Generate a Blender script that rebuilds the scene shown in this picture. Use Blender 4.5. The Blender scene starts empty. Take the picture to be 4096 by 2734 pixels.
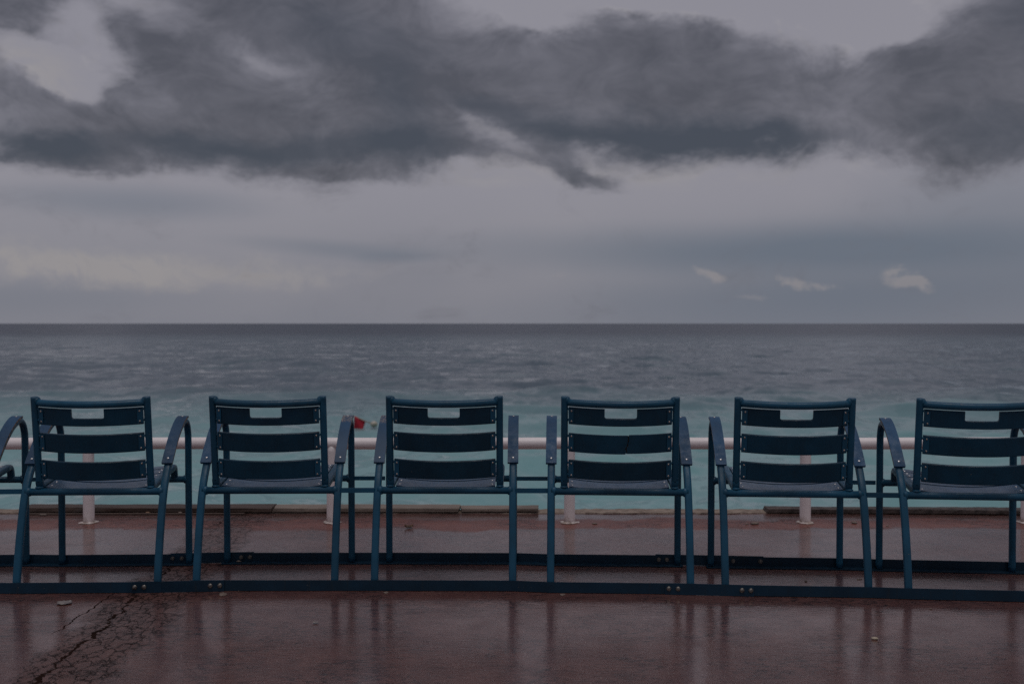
import bpy, bmesh, math, random
import numpy as np
from mathutils import Vector, Matrix

random.seed(7)
rng = np.random.default_rng(11)
S = bpy.context.scene
C = S.collection

# ------------------------------------------------------------------ camera
FPX = 4348.0                      # focal length in photo pixels (photo 4096 wide)
cam_d = bpy.data.cameras.new('camera')
cam_d.sensor_width = 36.0
cam_d.lens = FPX / 4096 * 36.0
cam_d.clip_start = 0.05
cam_d.clip_end = 90000.0
cam_d.dof.use_dof = True
cam_d.dof.focus_distance = 4.45
cam_d.dof.aperture_fstop = 3.6
cam = bpy.data.objects.new('camera', cam_d)
C.objects.link(cam)
cam.location = (0, 0, 1.0725)
cam.rotation_euler = (math.radians(90) - math.atan(74 / FPX), 0, 0)
S.camera = cam

S.view_settings.view_transform = 'Standard'
S.view_settings.look = 'None'
S.view_settings.exposure = 0.0
S.view_settings.gamma = 1.0
S.view_settings.use_curve_mapping = False
S.cycles.max_bounces = 6
S.cycles.use_denoising = False

# ------------------------------------------------------------------ sun behind the overcast
SUN_EL, SUN_AZ = math.radians(76), math.radians(168)   # high, a little behind the camera
sd = bpy.data.lights.new('sun', 'SUN')
sd.energy = 0.85
sd.angle = math.radians(40)
sd.color = (1.0, 0.96, 0.93)
sun = bpy.data.objects.new('sun', sd)
C.objects.link(sun)
sun.location = (0, 0, 30)
sdir = Vector((math.sin(SUN_AZ) * math.cos(SUN_EL), math.cos(SUN_AZ) * math.cos(SUN_EL), math.sin(SUN_EL)))
sun.rotation_euler = sdir.to_track_quat('Z', 'Y').to_euler()


# ------------------------------------------------------------------ node helper
class NT:
    def __init__(s, tree):
        s.t = tree
        s.n = tree.nodes
        s.l = tree.links

    def put(s, sock, v):
        if v is None:
            return
        if hasattr(v, 'is_output') or isinstance(v, bpy.types.NodeSocket):
            s.l.new(v, sock)
        else:
            try:
                sock.default_value = v
            except Exception:
                sock.default_value = tuple(v) + (1.0,)

    def m(s, op, a=None, b=None, c=None, clamp=False):
        n = s.n.new('ShaderNodeMath')
        n.operation = op
        n.use_clamp = clamp
        for k, v in enumerate((a, b, c)):
            s.put(n.inputs[k], v)
        return n.outputs[0]

    def vm(s, op, a=None, b=None, scale=None):
        n = s.n.new('ShaderNodeVectorMath')
        n.operation = op
        s.put(n.inputs[0], a)
        if b is not None:
            s.put(n.inputs[1], b)
        if scale is not None:
            s.put(n.inputs['Scale'], scale)
        return n.outputs['Value'] if op in ('LENGTH', 'DOT_PRODUCT', 'DISTANCE') else n.outputs[0]

    def xyz(s, v):
        n = s.n.new('ShaderNodeSeparateXYZ')
        s.l.new(v, n.inputs[0])
        return n.outputs

    def comb(s, x=0.0, y=0.0, z=0.0):
        n = s.n.new('ShaderNodeCombineXYZ')
        for k, v in enumerate((x, y, z)):
            s.put(n.inputs[k], v)
        return n.outputs[0]

    def noise(s, vec, scale=5, detail=4, rough=0.5, dist=0.0, out='Factor'):
        n = s.n.new('ShaderNodeTexNoise')
        s.put(n.inputs['Vector'], vec)
        n.inputs['Scale'].default_value = scale
        n.inputs['Detail'].default_value = detail
        n.inputs['Roughness'].default_value = rough
        n.inputs['Distortion'].default_value = dist
        return n.outputs[0] if out == 'Factor' else n.outputs[1]

    def vor(s, vec, scale, feature='F1', rand=1.0):
        n = s.n.new('ShaderNodeTexVoronoi')
        n.feature = feature
        s.put(n.inputs['Vector'], vec)
        n.inputs['Scale'].default_value = scale
        n.inputs['Randomness'].default_value = rand
        return n.outputs[0]

    def rng(s, v, a, b, c=0.0, d=1.0, smooth=True):
        n = s.n.new('ShaderNodeMapRange')
        n.interpolation_type = 'SMOOTHSTEP' if smooth else 'LINEAR'
        s.put(n.inputs[0], v)
        for k, q in zip((1, 2, 3, 4), (a, b, c, d)):
            s.put(n.inputs[k], q)
        return n.outputs[0]

    def mix(s, f, a, b):
        n = s.n.new('ShaderNodeMix')
        n.data_type = 'RGBA'
        s.put(n.inputs[0], f)
        s.put(n.inputs[6], a if not isinstance(a, tuple) else tuple(a) + (1.0,))
        s.put(n.inputs[7], b if not isinstance(b, tuple) else tuple(b) + (1.0,))
        return n.outputs[2]

    def scl(s, v, sx, sy, sz, loc=(0, 0, 0)):
        n = s.n.new('ShaderNodeMapping')
        s.put(n.inputs['Vector'], v)
        n.inputs['Scale'].default_value = (sx, sy, sz)
        n.inputs['Location'].default_value = loc
        return n.outputs[0]

    def bump(s, h, strength, dist, normal=None):
        n = s.n.new('ShaderNodeBump')
        s.put(n.inputs['Strength'], strength)
        n.inputs['Distance'].default_value = dist
        s.put(n.inputs['Height'], h)
        if normal is not None:
            s.put(n.inputs['Normal'], normal)
        return n.outputs[0]


# ------------------------------------------------------------------ world: overcast sky
W = bpy.data.worlds.new('World')
S.world = W
W.use_nodes = True
W.cycles.sampling_method = 'NONE'     # an even overcast needs no importance map
W.node_tree.nodes.clear()
T = NT(W.node_tree)
wo = T.n.new('ShaderNodeOutputWorld')
bg = T.n.new('ShaderNodeBackground')
bg.inputs['Strength'].default_value = 0.1
T.l.new(bg.outputs[0], wo.inputs[0])
sky = T.n.new('ShaderNodeTexSky')
sky.sky_type = 'NISHITA'
sky.sun_disc = False
sky.sun_elevation = SUN_EL
sky.sun_rotation = SUN_AZ
sky.air_density = 1.2
sky.dust_density = 2.0

tc = T.n.new('ShaderNodeTexCoord')
dirv = tc.outputs['Generated']
dx, dy, dz = T.xyz(dirv)
az = T.m('ARCTAN2', dx, dy)
el = T.m('ARCSINE', dz)
pol = T.comb(az, el, 0.0)
# clouds lie in flattened layers: noise is drawn out sideways
flat = T.comb(az, T.m('MULTIPLY', el, 1.7), T.m('MULTIPLY', dy, 0.25))
wa = T.vm('SUBTRACT', T.noise(flat, 6.0, 2, 0.5, out='Color'), (0.5, 0.5, 0.5))
wb = T.vm('SUBTRACT', T.noise(flat, 22.0, 4, 0.65, out='Color'), (0.5, 0.5, 0.5))
pw = T.vm('ADD', T.vm('ADD', pol, T.vm('MULTIPLY', wa, (0.09, 0.045, 0.0))), T.vm('MULTIPLY', wb, (0.040, 0.032, 0.0)))


V3 = {}


def skyblobs(vec, blobs):
    """sum of soft elliptical cloud masses: azimuth, elevation, half sizes and tilt in degrees, weight (three worked per vector)"""
    if vec not in V3:
        sx, sy, sz = T.xyz(vec)
        V3[vec] = (T.comb(sx, sx, sx), T.comb(sy, sy, sy))
    va, ve = V3[vec]

    def mad(x, y, z):
        n = T.n.new('ShaderNodeVectorMath')
        n.operation = 'MULTIPLY_ADD'
        for k, v in enumerate((x, y, z)):
            T.put(n.inputs[k], v)
        return n.outputs[0]
    acc = None
    for i in range(0, len(blobs), 3):
        tri = list(blobs[i:i + 3])
        while len(tri) < 3:
            tri.append((0, 0, 1, 1, 0, 0.0))
        A1, B1, C1, A2, B2, C2, M = [], [], [], [], [], [], []
        for (a, e, ra, re, rot, amp) in tri:
            a, e, ra, re, rot = (math.radians(q) for q in (a, e, ra, re, rot))
            c_, s_ = math.cos(rot), math.sin(rot)
            A1.append(c_ / ra)
            B1.append(s_ / ra)
            C1.append(-(c_ * a + s_ * e) / ra)
            A2.append(-s_ / re)
            B2.append(c_ / re)
            C2.append((s_ * a - c_ * e) / re)
            M.append(amp)
        q1 = mad(va, A1, mad(ve, B1, C1))
        q2 = mad(va, A2, mad(ve, B2, C2))
        f = T.vm('MAXIMUM', T.vm('SUBTRACT', (1, 1, 1), mad(q1, q1, T.vm('MULTIPLY', q2, q2))), (0, 0, 0))
        d = T.vm('DOT_PRODUCT', T.vm('MULTIPLY', f, f), M)
        acc = d if acc is None else T.m('ADD', acc, d)
    return acc


fb = T.noise(flat, 9.0, 7, 0.56)
fb2 = T.noise(T.vm('ADD', T.vm('ADD', flat, (3.1, 1.7, 0.4)), T.vm('SCALE', wa, scale=0.25)), 30.0, 6, 0.64)
fb3 = T.noise(T.vm('ADD', flat, (8.3, 4.1, 2.2)), 3.2, 3, 0.5)

DARK = [  # the heavy cloud bank
    (-22.0, 9.8, 9.5, 3.4, -8, 1.5), (-12.0, 9.9, 11.0, 3.6, 0, 1.5), (-5.5, 9.8, 5.5, 3.0, -14, 1.2),
    (-15.5, 12.6, 6.5, 3.0, -10, 1.0), (-8.0, 14.6, 10.5, 4.8, -10, 1.9), (-15.5, 15.8, 6.5, 2.2, -28, 1.0),
    (-3.0, 12.4, 7.0, 3.6, -14, 1.4), (8.0, 11.4, 11.5, 4.4, -3, 1.9), (4.0, 13.4, 6.0, 3.6, 0, 0.9), (10.5, 13.2, 6.0, 3.2, -6, 0.9),
    (23.0, 10.8, 9.5, 5.0, -6, 1.7), (26.5, 15.0, 6.5, 5.0, 20, 1.4), (16.5, 10.2, 5.5, 3.2, -6, 1.2),
    (-27.0, 16.0, 6.5, 4.2, 20, 1.5), (-27.5, 12.6, 2.2, 0.9, 0, 0.6), (2.4, 8.4, 3.0, 1.3, -28, 1.0), (4.8, 7.35, 3.0, .8, -10, .75),
    (-23.5, 15.6, 6.5, 2.6, -20, .55), (-1.6, 9.6, 5.0, 1.9, -12, 1.2), (1.0, 10.8, 4.5, 2.0, -20, 1.0), (-12.0, 17.2, 13.0, 2.6, -6, 1.3), (-17.0, 13.4, 6.0, 2.6, -35, 1.0),
    (1.0, 12.6, 6.0, 2.4, -20, .8), (18.0, 11.8, 6.0, 2.8, -10, 1.0), (-8.5, 7.8, 4.5, 0.6, -2, 0.45), (-22.5, 8.2, 4.5, 1.6, -6, .9),
]
LIGHT = [  # breaks in the bank
    (-22.6, 11.9, 4.2, 1.4, -22, 1.6), (-13.0, 13.5, 2.6, .9, -15, 0.9), (-1.5, 10.5, 3.0, 1.1, -26, 1.3),
    (0.8, 9.3, 2.2, .8, -35, .8), (8.0, 17.0, 12.0, 2.4, -5, 1.6), (1.5, 15.8, 4.5, 1.5, -25, .9), (18.4, 14.6, 4.0, 2.0, -25, 1.5), (18.2, 12.7, 2.0, .7, -30, 0.7),
    (-21.6, 14.4, 3.6, 1.8, -30, 0.4), (17.8, 10.0, 2.4, 1.4, 0, .45),
]
BASE = [  # heavy undersides
    (-14.0, 8.9, 11.0, 1.3, 2, 1.1), (-23.5, 8.4, 4.0, 1.2, -6, 1.2), (-5.0, 9.2, 6.0, 1.6, -6, 1.0), (-6.0, 11.4, 3.0, 2.6, -45, 0.7),
    (7.5, 9.7, 10.0, 1.7, -3, 1.3), (0.0, 11.0, 5.0, 1.2, -16, 0.7), (14.0, 9.0, 6.0, 1.2, -6, 0.5), (24.5, 8.9, 6.0, 1.8, -6, 0.7),
    (-8.5, 14.6, 8.0, 2.4, -12, 0.55), (27.5, 15.5, 5.0, 5.0, 0, 0.9), (-28, 16.6, 4, 3, 0, .7), (3.6, 7.9, 3.0, 1.0, -25, .35),
]
BLUE = [  # clearer blue-grey air low over the sea
    (12.0, 3.9, 24.0, 1.8, 0, 0.8), (22.0, 2.4, 26.0, 4.6, 0, 1.0), (12, .5, 18, 2.4, 0, .6), (-19.0, 5.9, 9.0, 1.3, 0, 0.7),
    (-9.0, 3.8, 7.0, 0.7, -3, 0.6), (-6.5, 3.4, 2.6, .5, 0, .4), (-25, 1.3, 14, 1.2, 0, .5), (24, 6.5, 10, 2.8, 0, .5),
]
CREAM = [(-23.0, 2.6, 8.0, 1.2, -3, 1.7), (-14.0, 2.45, 9.0, 1.0, 0, 0.9), (-24.0, 11.8, 5.0, 2.0, -15, 0.9), (0.5, 8.2, 7.0, 1.6, 0, 0.7), (9.0, 7.9, 7.0, 1.2, 0, 0.7), (-1.4, 10.4, 2.5, 1.2, -25, .8)]
PUFF = [(10.3, 2.45, 0.95, 0.42, -14, 1.2), (9.5, 2.72, .55, .3, -30, .9), (14.9, 1.98, 1.3, 0.38, -10, 1.0), (13.9, 2.22, 0.7, 0.32, -25, 0.8), (16.2, 1.85, 0.95, 0.32, -6, 1.0),
        (19.7, 2.28, 1.25, 0.70, -16, 1.7), (20.6, 1.90, 1.1, .42, -32, 1.2), (12.4, 1.38, 1.4, .28, -5, .5), (2.3, 2.5, .9, .25, 0, .4), (8.2, 2.6, .7, .2, 0, .3)]

dens = T.m('SUBTRACT', skyblobs(pw, DARK), skyblobs(pw, LIGHT))
dens = T.m('ADD', dens, T.m('MULTIPLY', T.m('SUBTRACT', fb, 0.5), 1.5))
dens = T.m('ADD', dens, T.m('MULTIPLY', T.m('SUBTRACT', fb2, 0.5), 0.85))
# the bank goes on over the rest of the sky beyond the frame
over = T.m('MAXIMUM', T.rng(el, 0.31, 0.42), T.rng(T.m('ABSOLUTE', az), 0.5, 0.62))
over = T.m('MULTIPLY', over, T.m('ADD', T.m('MULTIPLY', T.m('SUBTRACT', fb3, 0.45), 3.0), 0.35))
over = T.m('MULTIPLY', over, T.rng(el, 0.12, 0.16))
dens = T.m('ADD', dens, over)
cover = T.rng(dens, -0.02, 0.95)
thick = T.rng(dens, 0.3, 1.7)
base = T.m('ADD', skyblobs(pw, BASE), T.m('MULTIPLY', T.m('SUBTRACT', fb2, 0.5), 0.35))

ps = T.vm('ADD', pol, T.vm('MULTIPLY', wa, (0.10, 0.012, 0.0)))
lightc = T.mix(T.rng(el, 0.02, 0.13), (2.02, 2.05, 2.42), (2.62, 2.54, 2.92))
lightc = T.mix(T.rng(fb3, 0.35, 0.65, .0, .35), lightc, (2.85, 2.75, 3.05))
lightc = T.mix(T.m('MULTIPLY', skyblobs(ps, BLUE), 0.72, clamp=True), lightc, (1.32, 1.55, 2.00))
cream = T.m('MULTIPLY', skyblobs(pw, CREAM), T.rng(T.m('ADD', fb2, T.m('MULTIPLY', fb, .5)), 0.5, 0.9), clamp=True)
lightc = T.mix(T.m('MULTIPLY', cream, 0.7), lightc, (3.15, 2.95, 2.95))
lightc = T.mix(T.rng(el, 0.0, 0.035, 0.35, 0.0), lightc, (1.85, 1.95, 2.30))
rim = T.m('MULTIPLY', T.m('MULTIPLY', T.rng(dens, -.25, .25), T.rng(el, .11, .15)), T.rng(fb2, .48, .68))
lightc = T.mix(T.m('MULTIPLY', rim, .55), lightc, (3.3, 3.15, 3.35))
darkc = T.mix(T.m('ADD', T.m('MULTIPLY', thick, .65), T.m('ADD', T.m('MULTIPLY', T.m('SUBTRACT', fb, .5), 2.2), T.m('MULTIPLY', T.m('SUBTRACT', fb2, .5), 1.1)), clamp=True), (1.60, 1.57, 1.86), (0.82, 0.82, 1.0))
darkc = T.mix(T.m('MULTIPLY', base, 0.9, clamp=True), darkc, (0.56, 0.63, 0.83))
col = T.mix(cover, lightc, darkc)
puff = T.rng(T.m('MULTIPLY', skyblobs(T.vm('ADD', pol, T.vm('MULTIPLY', wb, (0.030, 0.020, 0))), PUFF), T.rng(fb2, 0.32, 0.66, 0.2, 1.0)), 0.05, 0.9)
col = T.mix(T.m('MULTIPLY', puff, 0.55), col, (2.95, 2.72, 2.80))
col = T.mix(0.04, col, sky.outputs[0])
T.l.new(col, bg.inputs['Color'])


# ------------------------------------------------------------------ materials
def mat(name):
    m = bpy.data.materials.new(name)
    m.use_nodes = True
    t = NT(m.node_tree)
    p = m.node_tree.nodes['Principled BSDF']
    g = t.n.new('ShaderNodeTexCoord')
    return m, t, p, g.outputs['Object']


def paint(name, col, rough=0.3, seed=0.0, bumpk=0.25, dirt=0.35, spec=0.3):
    m, t, p, P = mat(name)
    oi = t.n.new('ShaderNodeObjectInfo')
    P = t.vm('ADD', t.vm('ADD', P, (seed, seed * 0.7, seed * 1.3)), t.vm('SCALE', (13.0, 7.0, 9.0), scale=oi.outputs['Random']))
    big = t.noise(P, 9, 5, 0.6)
    streak = t.noise(t.scl(P, 60, 60, 6), 1.0, 5, 0.6)
    fine = t.noise(P, 420, 3, 0.6)
    c = t.mix(t.rng(big, 0.3, 0.7), tuple(x * 0.85 for x in col), tuple(x * 1.2 for x in col))
    hs = t.n.new('ShaderNodeHueSaturation')
    t.put(hs.inputs['Value'], t.rng(oi.outputs['Random'], 0, 1, .84, 1.18, False))
    t.put(hs.inputs['Color'], c)
    c = hs.outputs[0]
    c = t.mix(t.m('MULTIPLY', t.rng(streak, 0.55, 0.8), dirt), c, (0.02, 0.022, 0.022))
    chip = t.rng(t.noise(P, 75, 4, 0.65), 0.70, 0.73)
    c = t.mix(t.m('MULTIPLY', chip, 0.7), c, (0.16, 0.14, 0.12))
    t.put(p.inputs['Base Color'], c)
    p.inputs['Specular IOR Level'].default_value = spec
    t.put(p.inputs['Roughness'], t.rng(t.noise(P, 30, 4, 0.6), 0.3, 0.7, rough * 0.75, rough * 1.4))
    bead = t.m('MULTIPLY', t.rng(t.vor(P, 210.0), .12, .34, 1.0, 0.0), t.rng(t.noise(P, 28, 3), .5, .62))
    t.put(p.inputs['Normal'], t.bump(t.m('ADD', t.m('ADD', fine, t.m('MULTIPLY', bead, 2.0)), t.m('MULTIPLY', big, 3.0)), bumpk, 0.001))
    return m


NAVY = (0.016, 0.058, 0.124)
M_tube = paint('navy_paint_on_steel', (0.0070, 0.060, 0.112), 0.36)
M_slat = paint('navy_paint_on_wood', (0.0016, 0.030, 0.058), 0.36, 3.0, 0.5, 0.2, 0.30)
M_seat = paint('wet_navy_paint_on_seat', (0.010, 0.050, 0.105), 0.24, 4.0, 0.5, 0.2, 0.6)
M_rail = paint('navy_paint_on_base_steel', (0.003, 0.022, 0.044), 0.40, 5.0, 0.3, 0.6)


def wood_edge():
    m, t, p, P = mat('worn_plywood_edge')
    n = t.noise(t.scl(P, 40, 60, 60), 1.0, 5, 0.65)
    c = t.mix(t.rng(n, 0.42, 0.52), (0.012, 0.032, 0.062), (0.21, 0.145, 0.10))
    t.put(p.inputs['Base Color'], c)
    p.inputs['Roughness'].default_value = 0.6
    return m


def peeled(y0):
    """navy armrest paint flaked off in curls towards the front end"""
    m, t, p, P = mat('peeling_navy_paint')
    x, y, z = t.xyz(P)
    w = t.vm('ADD', P, t.vm('SCALE', t.vm('SUBTRACT', t.noise(P, 45, 2, 0.5, out='Color'), (.5, .5, .5)), scale=0.02))
    curl = t.m('ABSOLUTE', t.m('SUBTRACT', t.noise(w, 150, 1, 0.5), 0.5))
    line = t.rng(curl, 0.035, 0.06, 1.0, 0.0)
    mask = t.rng(t.m('ADD', y, t.m('MULTIPLY', t.noise(P, 40, 2), 0.03)), y0, y0 + 0.02)
    f = t.m('MULTIPLY', line, mask)
    c = t.mix(t.rng(t.noise(P, 9, 5), .3, .7), tuple(a * .85 for a in NAVY), tuple(a * 1.2 for a in NAVY))
    c = t.mix(f, c, (0.30, 0.24, 0.20))
    t.put(p.inputs['Base Color'], c)
    p.inputs['Specular IOR Level'].default_value = 0.3
    t.put(p.inputs['Roughness'], t.rng(f, 0, 1, 0.46, 0.6))
    t.put(p.inputs['Normal'], t.bump(t.m('ADD', t.m('MULTIPLY', f, -1.0), t.m('MULTIPLY', t.noise(P, 420, 3), .3)), 0.5, 0.001))
    return m


M_arm = paint('navy_paint_on_armrest', NAVY, 0.48, 9.0, 0.6, 0.15)
M_edge = wood_edge()
M_peel = peeled(0.335)


def metal(name, col, rough, met=0.9):
    m, t, p, P = mat(name)
    n = t.noise(P, 220, 4, 0.6)
    t.put(p.inputs['Base Color'], t.mix(t.rng(n, .4, .7), col, tuple(c * 0.45 for c in col)))
    p.inputs['Metallic'].default_value = met
    p.inputs['Roughness'].default_value = rough
    return m


M_rivet = metal('dull_rivet_steel', (0.50, 0.44, 0.40), 0.35)
M_bolt = metal('tarnished_bolt_steel', (0.24, 0.22, 0.20), 0.45)
M_screw = metal('bright_screw_steel', (0.62, 0.60, 0.60), 0.28)


def white_paint():
    m, t, p, P = mat('pinkish_white_railing_paint')
    n = t.noise(P, 6, 5, 0.6)
    c = t.mix(t.rng(n, .3, .7), (0.80, 0.71, 0.71), (0.86, 0.79, 0.79))
    st = t.rng(t.noise(t.scl(P, 12, 12, 30), 1.0, 6, 0.7), 0.60, 0.72)
    c = t.mix(t.m('MULTIPLY', st, 0.35), c, (0.26, 0.19, 0.16))
    x, y, z = t.xyz(P)
    rust = t.m('MULTIPLY', t.rng(t.m('ADD', z, t.m('MULTIPLY', t.noise(P, 25, 4), 0.09)), 0.03, 0.085, 1.0, 0.0), 0.75)
    c = t.mix(rust, c, (0.20, 0.11, 0.045))
    sp = t.rng(t.noise(P, 55, 4, 0.7), .70, .74)
    c = t.mix(t.m('MULTIPLY', sp, .6), c, (0.16, .10, .08))
    t.put(p.inputs['Base Color'], c)
    p.inputs['Roughness'].default_value = 0.38
    t.put(p.inputs['Normal'], t.bump(t.noise(P, 90, 5, .6), 0.25, 0.002))
    return m


M_white = white_paint()


def plank_wood(name, c1, c2, c3):
    m, t, p, P = mat(name)
    g = t.noise(t.scl(P, 3, 60, 60), 1.0, 7, 0.65, 0.6)
    big = t.noise(P, 4, 4)
    c = t.mix(t.rng(g, .3, .7), c1, c2)
    c = t.mix(t.m('MULTIPLY', t.rng(big, .5, .7), .6), c, c3)
    t.put(p.inputs['Base Color'], c)
    p.inputs['Roughness'].default_value = 0.65
    t.put(p.inputs['Normal'], t.bump(t.m('ADD', g, t.m('MULTIPLY', t.noise(P, 40, 5), .5)), 0.8, 0.006))
    return m


M_dark_plank = plank_wood('dark_wet_timber', (0.035, 0.020, 0.015), (0.085, 0.052, 0.040), (0.05, 0.04, 0.035))
M_grey_plank = plank_wood('grey_weathered_timber', (0.15, 0.115, 0.095), (0.27, 0.215, 0.18), (0.10, 0.075, 0.06))


def rough_stone(name, c1, c2, rough=0.8, sc=20):
    m, t, p, P = mat(name)
    n = t.noise(P, sc, 7, 0.65)
    t.put(p.inputs['Base Color'], t.mix(t.rng(n, .35, .65), c1, c2))
    p.inputs['Roughness'].default_value = rough
    t.put(p.inputs['Normal'], t.bump(t.noise(P, sc * 3, 6, .65), .7, 0.008))
    return m


M_coping = rough_stone('pale_concrete_edge', (0.17, 0.125, 0.10), (0.30, 0.235, 0.19))
M_wall = rough_stone('sea_wall_concrete', (0.22, 0.19, 0.16), (0.33, 0.29, 0.25), 0.85, 3)
M_kerbdark = rough_stone('dark_broken_kerb', (0.03, 0.022, 0.02), (0.085, 0.062, 0.055), 0.7, 25)
M_pebble = rough_stone('beach_pebbles', (0.13, 0.12, 0.115), (0.30, 0.28, 0.26), 0.75, 9)


def asphalt():
    m, t, p, P = mat('wet_red_brown_asphalt')
    x, y, z = t.xyz(P)
    n1 = t.noise(P, 1.3, 5, 0.55)
    n2 = t.noise(P, 7.0, 6, 0.6)
    n3 = t.noise(P, 45.0, 5, 0.65)
    c = t.mix(t.rng(n2, .3, .7), (0.100, 0.039, 0.032), (0.142, 0.062, 0.051))
    c = t.mix(t.m('MULTIPLY', t.rng(n3, .5, .72), .5), c, (0.040, 0.022, 0.021))
    grain = t.noise(t.scl(P, 18, 75, 1), 1.0, 5, .6)
    c = t.mix(t.rng(grain, .45, .75, 0, .55), c, (0.035, 0.018, 0.017))
    c = t.mix(t.rng(grain, .25, .42, .35, 0), c, (0.17, 0.105, 0.098))
    # aggregate grains showing pale
    v = t.vor(P, 130.0)
    vsel = t.noise(P, 61.0, 2)
    spk = t.m('MULTIPLY', t.rng(v, 0.14, 0.24, 1.0, 0.0), t.rng(vsel, .50, .58))
    c = t.mix(t.m('MULTIPLY', spk, .85), c, (0.34, 0.27, 0.235))
    # red resurfaced strip along the edge
    wob = t.m('MULTIPLY', t.m('SUBTRACT', t.noise(t.scl(P, 2.0, 1.2, 1), 1.0, 5, .65), .5), 0.50)
    yw = t.m('ADD', y, wob)
    red = t.m('MULTIPLY', t.rng(yw, 5.62, 5.70), t.rng(yw, 5.90, 5.98, 1.0, 0.0))
    redc = t.mix(t.rng(n2, .3, .7), (0.15, 0.050, 0.040), (0.21, 0.080, 0.063))
    c = t.mix(t.m('MULTIPLY', red, 0.85), c, redc)
    beyond = t.rng(yw, 5.90, 5.99)
    c = t.mix(t.m('MULTIPLY', beyond, .7), c, (0.14, 0.074, 0.066))
    # crack running out towards the sea
    cn = t.m('ADD', t.m('MULTIPLY', t.m('SUBTRACT', t.noise(t.comb(0, y, 0), 1.1, 2, .5), .5), 0.08), t.m('MULTIPLY', t.m('SUBTRACT', y, 3.44), .055))
    jag = t.m('MULTIPLY', t.m('SUBTRACT', t.noise(t.comb(3.0, y, 0), 9.0, 4, .65), .5), 0.13)
    u = t.m('ADD', t.m('ADD', x, 1.430), t.m('ADD', cn, jag))
    wid = t.m('MULTIPLY', t.rng(t.noise(t.comb(7.0, y, 0), 6.0, 3), .3, .7, 0.002, 0.0115), t.rng(y, 4.5, 5.4, 1.0, .25))
    edge = t.m('MULTIPLY', t.m('SUBTRACT', n3, .5), .028)
    main = t.m('LESS_THAN', t.m('ADD', t.m('ABSOLUTE', u), edge), wid)
    jag2 = t.m('MULTIPLY', t.m('SUBTRACT', t.noise(t.comb(5.0, y, 0), 7.0, 4, .6), .5), 0.09)
    u2 = t.m('ADD', t.m('ADD', x, 1.585), jag2)
    side = t.m('MULTIPLY', t.m('LESS_THAN', t.m('ABSOLUTE', u2), 0.0032), t.m('MULTIPLY', t.rng(y, 4.28, 4.45, 1.0, 0.0), t.rng(y, 3.72, 3.80)))
    uband = t.m('ADD', t.m('ADD', x, 1.365), cn)
    band = t.rng(t.m('ADD', t.m('ABSOLUTE', uband), t.m('MULTIPLY', t.m('SUBTRACT', n2, .5), .20)), 0.10, 0.19, 1.0, 0.0)
    pv = t.vm('ADD', P, t.vm('SCALE', t.vm('SUBTRACT', t.noise(P, 30, 5, .7, out='Color'), (.5, .5, .5)), scale=0.06))
    ce = t.vor(t.scl(pv, 1.0, 0.50, 1), 26.0, 'DISTANCE_TO_EDGE')
    gap = t.rng(t.noise(P, 24.0, 3), .34, .50)
    fine = t.m('MULTIPLY', t.m('MULTIPLY', t.rng(ce, 0.02, 0.06, 1.0, 0.0), t.m('MULTIPLY', band, gap)), t.rng(y, 4.6, 5.6, .85, .5))
    # hair cracks lying across the walk everywhere
    gx = t.scl(P, 9, 34, 1)
    warpg = t.vm('ADD', gx, t.vm('SCALE', t.vm('SUBTRACT', t.noise(P, 2.2, 3, .5, out='Color'), (.5, .5, .5)), scale=5.0))
    hair = t.m('ABSOLUTE', t.m('SUBTRACT', t.noise(warpg, 1.0, 4, .6), .5))
    hair = t.m('MULTIPLY', t.rng(hair, 0.006, 0.022, 1.0, 0.0), t.rng(t.noise(P, 3.0, 4), .42, .60))
    crack = t.m('MAXIMUM', t.m('MAXIMUM', main, side), fine, clamp=True)
    c = t.mix(t.m('MULTIPLY', band, .35), c, (0.085, 0.050, 0.044))
    c = t.mix(t.m('MULTIPLY', hair, .75), c, (0.012, 0.008, 0.008))
    c = t.mix(t.m('MULTIPLY', crack, .87), c, (0.008, 0.006, 0.005))
    # small dark rings and worn spots
    spot = t.m('MULTIPLY', t.rng(t.noise(t.scl(P, 14, 22, 1), 1.0, 4, .6), .66, .72), t.rng(y, 4.3, 4.7))
    c = t.mix(t.m('MULTIPLY', spot, .6), c, (0.018, 0.013, 0.012))
    t.put(p.inputs['Base Color'], c)
    t.put(p.inputs['Specular IOR Level'], t.m('MULTIPLY', t.m('SUBTRACT', 1.0, crack), .12))
    t.put(p.inputs['Roughness'], t.rng(n2, .3, .7, .36, .55))
    # film of rain water
    wet = t.m('ADD', t.m('MULTIPLY', t.m('SUBTRACT', n1, .5), 1.6), t.m('MULTIPLY', t.m('SUBTRACT', n2, .5), .9))
    wet = t.rng(wet, -.45, .25, 0.62, 1.0)
    wet = t.m('MULTIPLY', wet, t.m('SUBTRACT', 1.0, t.m('MULTIPLY', red, .75)))
    wet = t.m('MULTIPLY', wet, t.m('SUBTRACT', 1.0, t.m('MULTIPLY', band, .55)))
    wet = t.m('MULTIPLY', wet, t.m('SUBTRACT', 1.0, crack))
    t.put(p.inputs['Coat Weight'], wet)
    p.inputs['Coat IOR'].default_value = 2.0
    t.put(p.inputs['Coat Roughness'], t.rng(wet, .62, 1.0, .17, .06))
    h = t.m('ADD', t.m('MULTIPLY', grain, 0.8), t.m('MULTIPLY', n3, 1.0))
    h = t.m('SUBTRACT', h, t.m('ADD', t.m('MULTIPLY', crack, 6.0), t.m('MULTIPLY', hair, 1.2)))
    t.put(p.inputs['Normal'], t.bump(h, 0.9, 0.004))
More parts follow.
